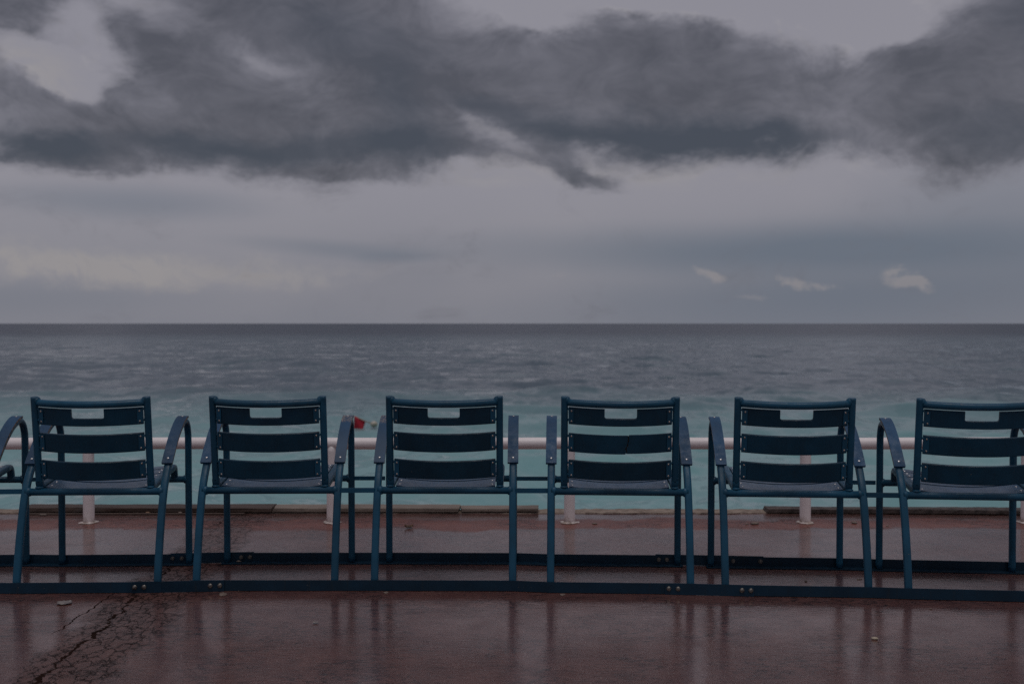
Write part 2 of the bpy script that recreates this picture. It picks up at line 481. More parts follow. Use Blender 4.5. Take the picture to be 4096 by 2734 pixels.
    h2 = t.m('ADD', t.m('MULTIPLY', grain, 1.0), t.m('ADD', t.m('ADD', t.m('MULTIPLY', n3, .12), t.m('MULTIPLY', t.noise(t.scl(P, 120, 260, 1), 1.0, 2, .6), .20)), t.m('MULTIPLY', n2, 1.2)))
    t.put(p.inputs['Coat Normal'], t.bump(h2, 0.6, 0.0013))
    return m


M_asphalt = asphalt()


def water():
    m, t, p, P = mat('grey_turquoise_sea')
    x, y, z = t.xyz(P)
    patch = t.noise(t.scl(P, .03, .05, 1), 1.0, 5, .6)
    shore = t.m('ADD', y, t.m('MULTIPLY', t.m('SUBTRACT', patch, .5), 35.0))
    c = t.mix(t.rng(shore, 42, 100), (0.185, 0.350, 0.365), (0.085, 0.118, 0.150))
    c = t.mix(t.rng(y, 300, 700), c, (0.040, 0.052, 0.078))
    turb = t.noise(t.scl(P, .18, .12, 1), 1.0, 5, .6)
    c = t.mix(t.m('MULTIPLY', t.rng(turb, .5, .75), .30), c, (0.07, 0.16, 0.165))
    t.put(p.inputs['Base Color'], c)
    p.inputs['IOR'].default_value = 1.333
    p.inputs['Roughness'].default_value = 0.12
    # small wind waves too fine to mesh: tilt the surface directly
    near = t.noise(t.scl(P, 1.5, .75, 1), 1.0, 6, .62, out='Color')
    mid = t.noise(t.scl(P, .42, .21, 1), 1.0, 6, .6, out='Color')
    s1 = t.vm('SUBTRACT', near, (.5, .5, .5))
    s2 = t.vm('SUBTRACT', mid, (.5, .5, .5))
    amp = t.rng(t.noise(t.scl(P, .09, .05, 1), 1.0, 5, .55), .32, .68, .55, 1.6)
    d = t.vm('ADD', t.vm('MULTIPLY', s1, (.30, .42, 0)), t.vm('MULTIPLY', s2, (.35, .62, 0)))
    ex, ey, ez = t.xyz(d)
    calm = t.rng(y, 180, 420, 1.0, .30)
    lean = t.rng(y, 320, 600, .050, .125)
    ex, ey = t.m('MULTIPLY', ex, calm), t.m('MULTIPLY', ey, calm)
    d = t.comb(ex, t.m('MINIMUM', t.m('SUBTRACT', t.m('MULTIPLY', ey, .8), lean), -.010), 0.0)   # facets that face the shore are the ones seen
    d = t.vm('SCALE', d, scale=amp)
    t.put(p.inputs['Roughness'], t.rng(y, 180, 500, .12, .26))
    geo = t.n.new('ShaderNodeNewGeometry')
    nn = t.vm('NORMALIZE', t.vm('ADD', geo.outputs['Normal'], d))
    t.put(p.inputs['Normal'], nn)
    return m


M_sea = water()


def flat_mat(name, c1, c2, rough=.6, sc=40):
    m, t, p, P = mat(name)
    t.put(p.inputs['Base Color'], t.mix(t.rng(t.noise(P, sc, 4, .6), .35, .65), c1, c2))
    p.inputs['Roughness'].default_value = rough
    return m


M_flag = flat_mat('red_flag_cloth', (0.30, 0.003, 0.016), (0.38, 0.005, 0.022), .7, 3)
M_float = flat_mat('weathered_white_float', (0.52, 0.46, 0.40), (0.30, 0.29, 0.22), .5, 3)
M_stick = flat_mat('bamboo_stick', (0.33, 0.20, 0.12), (0.25, 0.15, .09), .6, 6)
M_core = flat_mat('split_wood_core', (0.05, 0.030, 0.018), (0.015, 0.010, 0.008), .8, 80)
M_leaf = flat_mat('dead_leaf', (0.11, 0.052, 0.018), (0.055, 0.026, 0.012), .6, 60)
M_paper = flat_mat('pale_paper', (0.30, 0.27, 0.25), (0.12, 0.10, 0.11), .7, 90)
M_butt = flat_mat('cigarette_paper', (0.50, 0.43, 0.34), (0.34, 0.27, 0.19), .7, 120)
M_chip = flat_mat('pale_stone_chip', (0.21, 0.165, 0.14), (0.13, 0.10, 0.085), .75, 120)
M_gum = flat_mat('flattened_gum', (0.21, 0.16, 0.135), (0.13, 0.09, 0.078), .6, 150)


# ------------------------------------------------------------------ mesh helpers
class MB:
    def __init__(s):
        s.v, s.f, s.sm, s.mi = [], [], [], []

    def add(s, verts, faces, smooth=False, mi=0):
        o = len(s.v)
        s.v += [tuple(v) for v in verts]
        for f in faces:
            s.f.append([i + o for i in f])
            s.sm.append(smooth)
            s.mi.append(mi)

    def box(s, lo, hi, mi=0):
        x0, y0, z0 = lo
        x1, y1, z1 = hi
        v = [(x0, y0, z0), (x1, y0, z0), (x1, y1, z0), (x0, y1, z0), (x0, y0, z1), (x1, y0, z1), (x1, y1, z1), (x0, y1, z1)]
        s.add(v, [(3, 2, 1, 0), (4, 5, 6, 7), (0, 1, 5, 4), (1, 2, 6, 5), (2, 3, 7, 6), (3, 0, 4, 7)], mi=mi)

    def sweep(s, path, prof, ref, smooth=True, caps=True, side_mi=None):
        """prof: (a, b) pairs, a along ref-derived side axis, b along normal"""
        n, k = len(path), len(prof)
        P = [Vector(p) for p in path]
        ref = Vector(ref)
        vs = []
        for i in range(n):
            tg = (P[min(i + 1, n - 1)] - P[max(i - 1, 0)]).normalized()
            a = (ref - tg * ref.dot(tg)).normalized()
            b = tg.cross(a)
            for (pa, pb) in prof:
                vs.append(P[i] + a * pa + b * pb)
        o = len(s.v)
        s.v += [tuple(v) for v in vs]
        for i in range(n - 1):
            for j in range(k):
                j2 = (j + 1) % k
                s.f.append([o + i * k + j, o + i * k + j2, o + (i + 1) * k + j2, o + (i + 1) * k + j])
                s.sm.append(smooth)
                s.mi.append(side_mi[j] if side_mi else 0)
        if caps:
            s.f.append([o + j for j in range(k)][::-1])
            s.sm.append(False)
            s.mi.append(0)
            s.f.append([o + (n - 1) * k + j for j in range(k)])
            s.sm.append(False)
            s.mi.append(0)

    def ball(s, c, r, seg=8, rings=5, squash=(1, 1, 1), jitter=0.0, mi=0):
        vs, fs = [], []
        for i in range(rings + 1):
            th = math.pi * i / rings
            for j in range(seg):
                ph = 2 * math.pi * j / seg
                q = 1 + random.uniform(-jitter, jitter)
                vs.append((c[0] + r * q * squash[0] * math.sin(th) * math.cos(ph), c[1] + r * q * squash[1] * math.sin(th) * math.sin(ph), c[2] + r * q * squash[2] * math.cos(th)))
        for i in range(rings):
            for j in range(seg):
                j2 = (j + 1) % seg
                fs.append((i * seg + j, (i + 1) * seg + j, (i + 1) * seg + j2, i * seg + j2))
        s.add(vs, fs, True, mi)

    def mesh(s, name, mats, merge=True):
        me = bpy.data.meshes.new(name)
        me.from_pydata(s.v, [], s.f)
        me.polygons.foreach_set('use_smooth', s.sm)
        me.polygons.foreach_set('material_index', s.mi)
        for m in (mats if isinstance(mats, (list, tuple)) else [mats]):
            me.materials.append(m)
        bm = bmesh.new()
        bm.from_mesh(me)
        if merge:
            bmesh.ops.remove_doubles(bm, verts=bm.verts, dist=1e-6)
        bmesh.ops.recalc_face_normals(bm, faces=bm.faces)
        bm.to_mesh(me)
        bm.free()
        me.update()
        return me


def ell(a, b, n=12):
    return [(a * math.cos(2 * math.pi * k / n), b * math.sin(2 * math.pi * k / n)) for k in range(n)]


def rrect(a, b, r, n=3):
    out = []
    for (cx, cy, a0) in ((a - r, b - r, 0), (-a + r, b - r, 90), (-a + r, -b + r, 180), (a - r, -b + r, 270)):
        for k in range(n + 1):
            t = math.radians(a0 + 90 * k / n)
            out.append((cx + r * math.cos(t), cy + r * math.sin(t)))
    return out


def smooth_path(pts, n=6):
    P = [Vector(p) for p in pts]
    out = []
    for i in range(len(P) - 1):
        p0, p1, p2, p3 = P[max(i - 1, 0)], P[i], P[i + 1], P[min(i + 2, len(P) - 1)]
        for k in range(n):
            t = k / n
            out.append(0.5 * ((2 * p1) + (p2 - p0) * t + (2 * p0 - 5 * p1 + 4 * p2 - p3) * t * t + (3 * p1 - p0 - 3 * p2 + p3) * t ** 3))
    out.append(P[-1])
    return out


def obj(name, me, parent=None, label=None):
    o = bpy.data.objects.new(name, me)
    C.objects.link(o)
    if parent is not None:
        o.parent = parent
    if label:
        o['label'] = label
    return o


def tag(o, label, cat, group=None):
    o['label'] = label
    o['category'] = cat
    if group:
        o['group'] = group
    return o


def thing(name, label, cat, loc=(0, 0, 0), rot=(0, 0, 0), group=None):
    o = bpy.data.objects.new(name, None)
    o.empty_display_size = 0.1
    C.objects.link(o)
    o.location = loc
    o.rotation_euler = rot
    return tag(o, label, cat, group)


# ------------------------------------------------------------------ the setting
def structure(name, me):
    o = obj(name, me)
    o['kind'] = 'structure'
    return o


EDGE = 6.20
b = MB()
xs = [-220, -60, -12] + [-6 + .5 * k for k in range(25)] + [12, 60, 220]
ys = [-160, -40, -6] + [k * .5 for k in range(12)] + [5.8, EDGE - .07]
vs = [(x, y, 0.0) for y in ys for x in xs]
nx = len(xs)
b.add(vs, [(j * nx + i, j * nx + i + 1, (j + 1) * nx + i + 1, (j + 1) * nx + i) for j in range(len(ys) - 1) for i in range(nx - 1)], True)
structure('promenade', b.mesh('promenade', M_asphalt))

# concrete edge of the promenade with a broken lip
b = MB()
n = 260
vs, fs = [], []
for i in range(n + 1):
    x = -4.2 + 8.4 * i / n
    w = .012 * math.sin(x * 2.3) + rng.normal(0, .006)
    h = rng.normal(0, .0015)
    vs += [(x, EDGE - .085 + rng.normal(0, .003), -.02), (x, EDGE - .08 + .012 * math.sin(x * 7.1) * math.sin(x * 3.3) + rng.normal(0, .003), .005 + h * .4), (x, EDGE + .012 + w, .010 + h), (x, EDGE + .03 + w, -.05), (x, EDGE + .03, -.3)]
for i in range(n):
    for k in range(4):
        fs.append((i * 5 + k, i * 5 + k + 1, (i + 1) * 5 + k + 1, (i + 1) * 5 + k))
b.add(vs, fs, False)
structure('pavement_edge', b.mesh('pavement_edge', M_coping, merge=False))

b = MB()
b.box((-220, EDGE - .3, -4.6), (220, EDGE, -.004))
tag(obj('sea_wall', b.mesh('sea_wall', M_wall)), 'concrete sea wall under the promenade edge', 'wall')

b = MB()
ys = [EDGE + .001, 12, 18, 24, 30]
zs = [-3.6, -3.8, -4.1, -4.5, -5.2]
vs = []
for y, z in zip(ys, zs):
    for i in range(61):
        vs.append((-220 + 440 * i / 60, y + (rng.normal(0, .5) if y > 7 else 0), z))
b.add(vs, [(j * 61 + i, j * 61 + i + 1, (j + 1) * 61 + i + 1, (j + 1) * 61 + i) for j in range(4) for i in range(60)], True)
structure('beach', b.mesh('beach', M_pebble))

# the sea, real swell near, running out to the horizon
ZS = -4.5
r = np.concatenate([np.geomspace(22, 420, 330), np.geomspace(430, 60000, 60)])
th = np.radians(np.concatenate([np.linspace(-88, -38, 14)[:-1], np.linspace(-38, 38, 420), np.linspace(38, 88, 14)[1:]]))
R, TH = np.meshgrid(r, th, indexing='ij')
X, Y = R * np.sin(TH), R * np.cos(TH)
Z = np.zeros_like(X)
space = np.maximum(R * 0.0092, 0.1)
for k in range(90):
    lam = 0.9 * (22 / 0.9) ** rng.random()
    ang = rng.normal(0, .75) + .12
    kx, ky = math.sin(ang) * 2 * math.pi / lam, math.cos(ang) * 2 * math.pi / lam
    amp = 0.0060 * lam ** 0.80
    fade = np.clip((lam / (2.2 * space) - 1) / 1.0, 0, 1)
    ph = rng.random() * 6.28
    q = kx * X + ky * Y + ph
    Z += amp * fade * (np.sin(q) + .2 * np.sin(2 * q + 1.2))
me = bpy.data.meshes.new('sea')
nr, nt = R.shape
me.vertices.add(nr * nt)
me.vertices.foreach_set('co', np.stack([X, Y, Z + ZS], -1).astype(np.float32).ravel())
i, j = np.meshgrid(np.arange(nr - 1), np.arange(nt - 1), indexing='ij')
q = np.stack([i * nt + j, i * nt + j + 1, (i + 1) * nt + j + 1, (i + 1) * nt + j], -1)[..., ::-1].reshape(-1, 4)
me.loops.add(q.size)
me.loops.foreach_set('vertex_index', q.ravel().astype(np.int32))
me.polygons.add(len(q))
me.polygons.foreach_set('loop_start', np.arange(0, q.size, 4, dtype=np.int32))
me.polygons.foreach_set('use_smooth', np.ones(len(q), bool))
me.update(calc_edges=True)
me.validate()
me.materials.append(M_sea)
if me.polygons[0].normal.z < 0:
    me.flip_normals()
structure('sea', me)

# ------------------------------------------------------------------ railing
RY = 5.84
RZ = 0.428
rl = thing('railing', 'low white painted tube railing along the promenade edge, behind all the chairs', 'railing', (0, RY, 0))
b = MB()
b.sweep([(x, 0.0, RZ + .0012 * math.sin(x * 3)) for x in np.linspace(-4.6, 4.6, 60)], ell(.0318, .0318, 20), (0, 0, 1))
obj('rail', b.mesh('rail', M_white), rl)
b = MB()
b.sweep([(0, 0, -.01), (0, 0, .02), (0, 0, .2), (0, 0, .385), (0, 0, RZ - .012)], ell(.0295, .0295, 18), (1, 0, 0))
pm = b.mesh('post', M_white)
b = MB()
for k in range(14):
    a = k * .45
    b.ball(((.030 + .012 * random.random()) * math.cos(a), .030 * math.sin(a), .002), .010 + .010 * random.random(), 6, 4, (1.3, 1, .35), .3)
sm_ = b.mesh('base_seal', M_white)
for X0 in (-3.56, -2.28, -.969, .310, 1.58, 2.772, 3.98):
    if not -2.9 < X0 < 2.9:
        continue
    po = obj('post', pm, rl)
    po.location = (X0, 0, 0)
    bs = obj('base_seal', sm_, po)
    bs.rotation_euler = (0, 0, X0)


# ------------------------------------------------------------------ timbers and broken kerb on the edge
def plank(name, x0, x1, y, z0, w, h, material, label, seed, cat='plank', dip=0.0, rough=.003, wander=0.0):
    rs = np.random.default_rng(seed)
    nn = max(8, int((x1 - x0) / .03))
    prof = [(-w / 2, 0), (-w / 2, h * .8), (-w / 2 + .004, h), (-.15 * w, h * .97), (.12 * w, h), (w / 2 - .004, h), (w / 2, h * .8), (w / 2, 0)]
    vs, fs = [], []
    ph = rs.random((len(prof), 3, 2)) * 6.28

    def wav(k, j, x):
        return sum(a_ * math.sin(x * f_ + ph[k][q_][j]) for q_, (a_, f_) in enumerate(((1, 4.0), (.6, 11.0), (.4, 31.0))))
    for i in range(nn + 1):
        t_ = i / nn
        x = x0 + (x1 - x0) * t_
        for k, (py, pz) in enumerate(prof):
            vs.append((x - x0 + (rs.normal(0, .005) if i in (0, nn) else 0), py + rough * (.6 * wav(k, 0, x) + rs.normal(0, .3)) + wander * t_,
                       max(0, pz + rough * .5 * (wav(k, 1, x) + rs.normal(0, .4)) + dip * t_) if pz > 0 else 0))
    K = len(prof)
    for i in range(nn):
        for k in range(K):
            fs.append((i * K + k, i * K + (k + 1) % K, (i + 1) * K + (k + 1) % K, (i + 1) * K + k))
    fs += [tuple(range(K))[::-1], tuple(nn * K + k for k in range(K))]
    bb = MB()
    bb.add(vs, fs, False)
    o = obj(name, bb.mesh(name, material, merge=False))
    o.location = (x0, y, z0)
    tag(o, label, cat)
    return o


plank('edge_plank', -2.76, -1.352, EDGE - .030, .012, .125, .024, M_dark_plank, 'long dark brown wet plank on the pavement edge behind the leftmost whole chairs', 1, rough=.0022)
plank('edge_plank', -1.345, -.294, EDGE - .030, .012, .125, .023, M_grey_plank, 'long grey weathered plank on the pavement edge beside the dark brown one', 2, rough=.0012)
plank('edge_plank', -.289, .150, EDGE - .028, .012, .11, .018, M_grey_plank, 'short grey weathered plank on the pavement edge behind the third whole chair', 3, rough=.0012)
plank('broken_kerb', 1.440, 4.0, EDGE - .040, .008, .09, .022, M_kerbdark, 'dark broken kerb strip on the pavement edge at the right', 4, 'kerb', rough=.0024, wander=-.10)
plank('timber_batten', -2.74, -1.50, EDGE - .118, .001, .022, .009, M_dark_plank, 'thin dark batten on the ground in front of the dark brown plank', 6, 'batten', rough=.0012)

# ------------------------------------------------------------------ chairs
D = .484        # front feet ahead of rear feet
AX = .2785      # arm loops
BX = .2249      # back posts
ARM = [(0, .004), (.020, .12), (.055, .26), (.098, .383), (.145, .458), (.195, .512), (.26, .571), (.33, .618), (.385, .640), (.425, .641),
       (.455, .626), (.474, .594), (.481, .55), (.4825, .40), (.4835, .20), (.484, .004)]
TOP, BOT = Vector((0, .057, .773)), Vector((0, .104, .412))
U = (BOT - TOP).normalized()                # down along the back
NB = Vector((0, -U.z * -1, 0)).normalized()  # placeholder
NB = Vector((0, U.z, -U.y)).normalized()     # out of the rear face, towards the camera
if NB.y > 0:
    NB = -NB
SAG, HC = .045, .211


def backpt(x, v, off=0.0):
    """point on the bowed back: x across, v metres below the top of the posts, off out of the rear face"""
    return TOP + U * v + NB * (SAG * (1 - (x / HC) ** 2) + off - .004) + Vector((x, 0, 0))


def arc_plate(mb, xcols, topf, botf, t0, t1, core=None, ch=0.0):
    """curved plate between offsets t0 (front) and t1 (rear face)"""
    for a, c in zip(xcols[:-1], xcols[1:]):
        ta, tc_ = topf(a + 1e-7), topf(c - 1e-7)
        ba, bc = botf(a + 1e-7), botf(c - 1e-7)
        if ch:      # softened rear edges
            q = [backpt(a, ta + ch, t1), backpt(c, tc_ + ch, t1), backpt(c, bc - ch, t1), backpt(a, ba - ch, t1),
                 backpt(a, ta, t1 - ch), backpt(c, tc_, t1 - ch), backpt(c, bc, t1 - ch), backpt(a, ba, t1 - ch),
                 backpt(a, ta, t0), backpt(c, tc_, t0), backpt(c, bc, t0), backpt(a, ba, t0)]
            mb.add(q, [(0, 1, 2, 3), (4, 5, 1, 0), (8, 9, 5, 4), (3, 2, 6, 7), (7, 6, 10, 11), (11, 10, 9, 8)], False, core or 0)
            continue
        q = [backpt(a, ta, t1), backpt(c, tc_, t1), backpt(c, bc, t1), backpt(a, ba, t1), backpt(a, ta, t0), backpt(c, tc_, t0), backpt(c, bc, t0), backpt(a, ba, t0)]
        mb.add(q, [(0, 1, 2, 3), (7, 6, 5, 4), (4, 5, 1, 0), (3, 2, 6, 7)], False, core or 0)
    for x in (xcols[0], xcols[-1]):
        q = [backpt(x, topf(x), t1), backpt(x, topf(x), t0), backpt(x, botf(x), t0), backpt(x, botf(x), t1)]
        mb.add(q, [(0, 1, 2, 3)], False)


def slat_mesh(v0, v1, notch=False):
    mb = MB()
    cols = sorted(set([round(x, 5) for x in np.linspace(-.2075, .2075, 25)]))
    if notch:
        hw, dp, rr = .0645, .038, .008
        cols = [x for x in cols if abs(abs(x) - hw) > .006] + [s * (hw - rr * k) for s in (-1, 1) for k in (0, .15, .4, 1.0)]
        cols = sorted(cols)

        def topf(x):
            a = abs(x)
            if a >= hw:
                return v0
            e = hw - a
            if e < rr:
                return v0 + dp - (rr - math.sqrt(max(0, rr * rr - (rr - e) ** 2)))
            return v0 + dp
        arc_plate(mb, cols, topf, lambda x: v1, 0, .009, ch=.003)
        for s in (-1, 1):   # notch side walls
            x = s * hw
            q = [backpt(x, v0, .009), backpt(x, v0, 0), backpt(x, v0 + dp - rr, 0), backpt(x, v0 + dp - rr, .009)]
            mb.add(q, [(0, 1, 2, 3)], False)
    else:
        arc_plate(mb, cols, lambda x: v0, lambda x: v1, 0, .009, ch=.003)
    me_ = mb.mesh('back_slat', M_slat)
    return me_


def cracked_slat_mesh(v0, v1):
    """slat snapped right across, the halves slightly out of line"""
    mb = MB()
    rs = random.Random(5)
    xc, rows = .028, 9
    brk = [xc + .003 - .010 * k / rows + rs.uniform(-.0035, .0035) for k in range(rows + 1)]
    for sgn in (-1, 1):
        for k in range(rows):
            va, vb = v0 + (v1 - v0) * k / rows, v0 + (v1 - v0) * (k + 1) / rows
            g0, g1 = [x + sgn * rs.uniform(.0012, .0032) for x in (brk[k], brk[k + 1])]
            e = -.2075 if sgn < 0 else .2075
            N = 12
            for q in range(N):
                xa0, xa1 = e + (g0 - e) * q / N, e + (g0 - e) * (q + 1) / N
                xb0, xb1 = e + (g1 - e) * q / N, e + (g1 - e) * (q + 1) / N
                sh = (.0022 if sgn < 0 else 0)
                pr = [backpt(xa0, va + sh, .009), backpt(xa1, va + sh, .009), backpt(xb1, vb + sh, .009), backpt(xb0, vb + sh, .009)]
                pf = [backpt(xa0, va + sh, 0), backpt(xa1, va + sh, 0), backpt(xb1, vb + sh, 0), backpt(xb0, vb + sh, 0)]
                mb.add(pr + pf, [(0, 1, 2, 3), (7, 6, 5, 4)], False)
                if k == 0:
                    mb.add(pr[:2] + pf[:2], [(0, 1, 3, 2)], False)
                if k == rows - 1:
                    mb.add(pr[2:] + pf[2:], [(0, 1, 3, 2)], False)
                if q == N - 1:
                    mb.add([pr[1], pr[2], pf[2], pf[1]], [(0, 1, 2, 3)], False, 1)
    arc_plate(mb, [xc - .016, xc - .005, xc + .005, xc + .016], lambda x: v0 + .004, lambda x: v1 - .002, .0015, .0040, 2)
    return mb.mesh('back_slat', [M_slat, M_edge, M_core], merge=False)


def tri_prism(mb, c, r, h, axis, n=10, dome=.5):
    """domed button head: centre c, radius r, height h along axis"""
    ax = Vector(axis).normalized()
    s1 = ax.orthogonal().normalized()
    s2 = ax.cross(s1)
    c = Vector(c)
    vs = []
    for (rr, hh) in ((1, 0), (.95, .45), (.6, .9), (0.001, 1)):
        for k in range(n):
            a = 2 * math.pi * k / n
            vs.append(c + (s1 * math.cos(a) + s2 * math.sin(a)) * r * rr + ax * h * hh)
    fs = [(i * n + k, i * n + (k + 1) % n, (i + 1) * n + (k + 1) % n, (i + 1) * n + k) for i in range(3) for k in range(n)]
    mb.add(vs, fs, True)


ME = {}
PROF = rrect(.0150, .0125, .0085, 3)
RND = ell(.0148, .0148, 14)
iS = 9
for s, nm in ((-1, 'L'), (1, 'R')):
    b = MB()
    b.sweep(smooth_path([(s * AX, y, z) for y, z in ARM[:9]]), PROF, (1, 0, 0))
    b.ball((s * (AX - .012), .098, .383), .0172, 8, 6, (1, 1, 1.1), .06)
    ME['rear_leg' + nm] = b.mesh('leg', M_tube)
    b = MB()
    b.sweep(smooth_path([(s * AX, y, z) for y, z in ARM[8:]]), RND, (1, 0, 0))
    b.ball((s * (AX - .012), .483, .377), .0172, 8, 6, (1, 1, 1.15), .08)
    ME['front_leg' + nm] = b.mesh('leg', M_tube)
    # armrest strip
    full = smooth_path([(s * AX, y, z) for y, z in ARM])
    seg = [p for p in full if .160 < p.y < .412 and p.z > .45]
    top = []
    for i_, p in enumerate(seg):
        tg = (seg[min(i_ + 1, len(seg) - 1)] - seg[max(i_ - 1, 0)]).normalized()
        nrm = Vector((0, -tg.z, tg.y))
        top.append(p + nrm * .0178)
    for key, m_ in (('arm', M_arm), ('armpeel', M_peel)):
        b = MB()
        b.sweep(top, [(.0225, -.005), (.0225, .004), (.0205, .006), (-.0205, .006), (-.0225, .004), (-.0225, -.005)], (1, 0, 0), smooth=False,
                side_mi=[1, 1, 0, 1, 1, 0])
        me_ = b.mesh('armrest', [m_, M_edge])
        ME[key + nm] = me_
    if s == 1:
        ME['armtop'] = top
    b = MB()
    path = smooth_path([(s * BX, TOP.y, TOP.z), (s * BX, .068, .69), (s * BX, .0826, .58), (s * BX, .097, .47), (s * BX, .104, .428)])
    b.sweep(path, ell(.0142, .0142, 14), (1, 0, 0))
    for v in (.05, .095, .16, .21, .272, .322):     # weld beads to the slat brackets
        b.ball((s * (BX - .0155), TOP.y + U.y * v - .006, TOP.z + U.z * v), .0052, 6, 4, jitter=.15)
    b.ball((s * (BX - .010), TOP.y + .004, TOP.z - .016), .0165, 8, 6, jitter=.06)
    ME['post' + nm] = b.mesh('back_post', M_tube)
    b = MB()
    rail = smooth_path([(s * BX, .104, .430), (s * BX, .110, .411), (s * BX, .128, .400), (s * BX, .17, .404), (s * BX, .28, .418), (s * BX, .40, .433),
                        (s * BX * .985, .440, .436), (s * BX * .975, .466, .424), (s * BX * .965, .480, .400), (s * BX * .96, .484, .380)])
    b.sweep(rail, rrect(.0142, .0130, .006, 2), (1, 0, 0))
    ME['srail' + nm] = b.mesh('seat_rail', M_tube)

b = MB()
b.sweep([backpt(x, .024, .004) for x in np.linspace(-.214, .214, 25)], ell(.0148, .0148, 14), (0, 0, 1))
ME['top_rail'] = b.mesh('top_rail', M_tube)
b = MB()
b.sweep([(x, .098, .383) for x in np.linspace(-AX, AX, 5)], ell(.0150, .0150, 14), (0, 0, 1))
for s in (-1, 1):
    b.ball((s * BX, .101, .400), .0155, 8, 5, (1.1, 1, .4), .08)
ME['rear_bar'] = b.mesh('crossbar', M_tube)
b = MB()
b.sweep([(x, .483, .377) for x in np.linspace(-AX, AX, 5)], ell(.0145, .0145, 14), (0, 0, 1))
ME['front_bar'] = b.mesh('crossbar', M_tube)
SL = [(.0425, .1125), (.147, .2235), (.260, .3365)]
ME['slat0'] = slat_mesh(*SL[0], notch=True)
ME['slat1'] = slat_mesh(*SL[1])
ME['slat2'] = slat_mesh(*SL[2])
ME['slat1x'] = cracked_slat_mesh(*SL[1])
for q, (v0, v1) in enumerate(SL):
    for s, nm in ((-1, 'L'), (1, 'R')):
        b = MB()
        cols = sorted([s * .2085, s * .198, s * .188])
        arc_plate(b, cols, lambda x: v0 + .007, lambda x: v1 - .007, .0094, .0122)
        ME['plate%d%s' % (q, nm)] = b.mesh('bracket_plate', M_tube)
        for w, vv in enumerate((v0 + .014, v1 - .014)):
            b = MB()
            tri_prism(b, backpt(s * .1965, vv, .0120), .0042, .0028, NB)
            ME['rivet%d%s%d' % (q, nm, w)] = b.mesh('rivet', M_rivet)
# seat slats, dished across
SEAT = [(.119, .399, .108), (.240, .4155, .070), (.322, .4265, .070), (.402, .437, .046)]
for q, (y0, z0, wd) in enumerate(SEAT):
    b = MB()
    xsn = np.linspace(-.205, .205, 17)
    vs, fs = [], []
    for x in xsn:
        dz = -.016 * (1 - (x / .205) ** 2) + .002
        sl = .135 * wd
        vs += [(x, y0, z0 + dz), (x, y0 + wd, z0 + sl + dz), (x, y0 + wd, z0 + sl + dz - .012), (x, y0, z0 + dz - .012)]
    for i_ in range(len(xsn) - 1):
        for k in range(4):
            fs.append((i_ * 4 + k, i_ * 4 + (k + 1) % 4, (i_ + 1) * 4 + (k + 1) % 4, (i_ + 1) * 4 + k))
    fs += [(0, 1, 2, 3), tuple(len(xsn) * 4 - 4 + k for k in (3, 2, 1, 0))]
    b.add(vs, fs, False)
    ME['seat%d' % q] = b.mesh('seat_slat', M_seat)
    for s, nm in ((-1, 'L'), (1, 'R')):
        for w, yy in enumerate((.25 * wd, .75 * wd)):
            b = MB()
            tri_prism(b, (s * .192, y0 + yy, z0 + .135 * yy - .0008), .0058, .0026, (0, 0, 1))
            ME['sscrew%d%s%d' % (q, nm, w)] = b.mesh('screw', M_screw)
top = ME.pop('armtop')
for w, pp in enumerate((top[2], top[-3])):
    b = MB()
    i_ = 2 if w == 0 else len(top) - 3
    tg = (top[i_ + 1] - top[i_ - 1]).normalized()
    nrm = Vector((0, -tg.z, tg.y))
    tri_prism(b, Vector((0, pp.y, pp.z)) + nrm * .0055, .0052, .0018, nrm)
    ME['ascrew%d' % w] = b.mesh('screw', M_screw)
b = MB()
b.box((AX + .012, .083, .374), (.72 - AX - .012, .087, .394))
ME['link_rear'] = b.mesh('link_bar', M_tube)
b = MB()
b.box((AX + .012, .479, .368), (.72 - AX - .012, .483, .386))
ME['link_front'] = b.mesh('link_bar', M_tube)

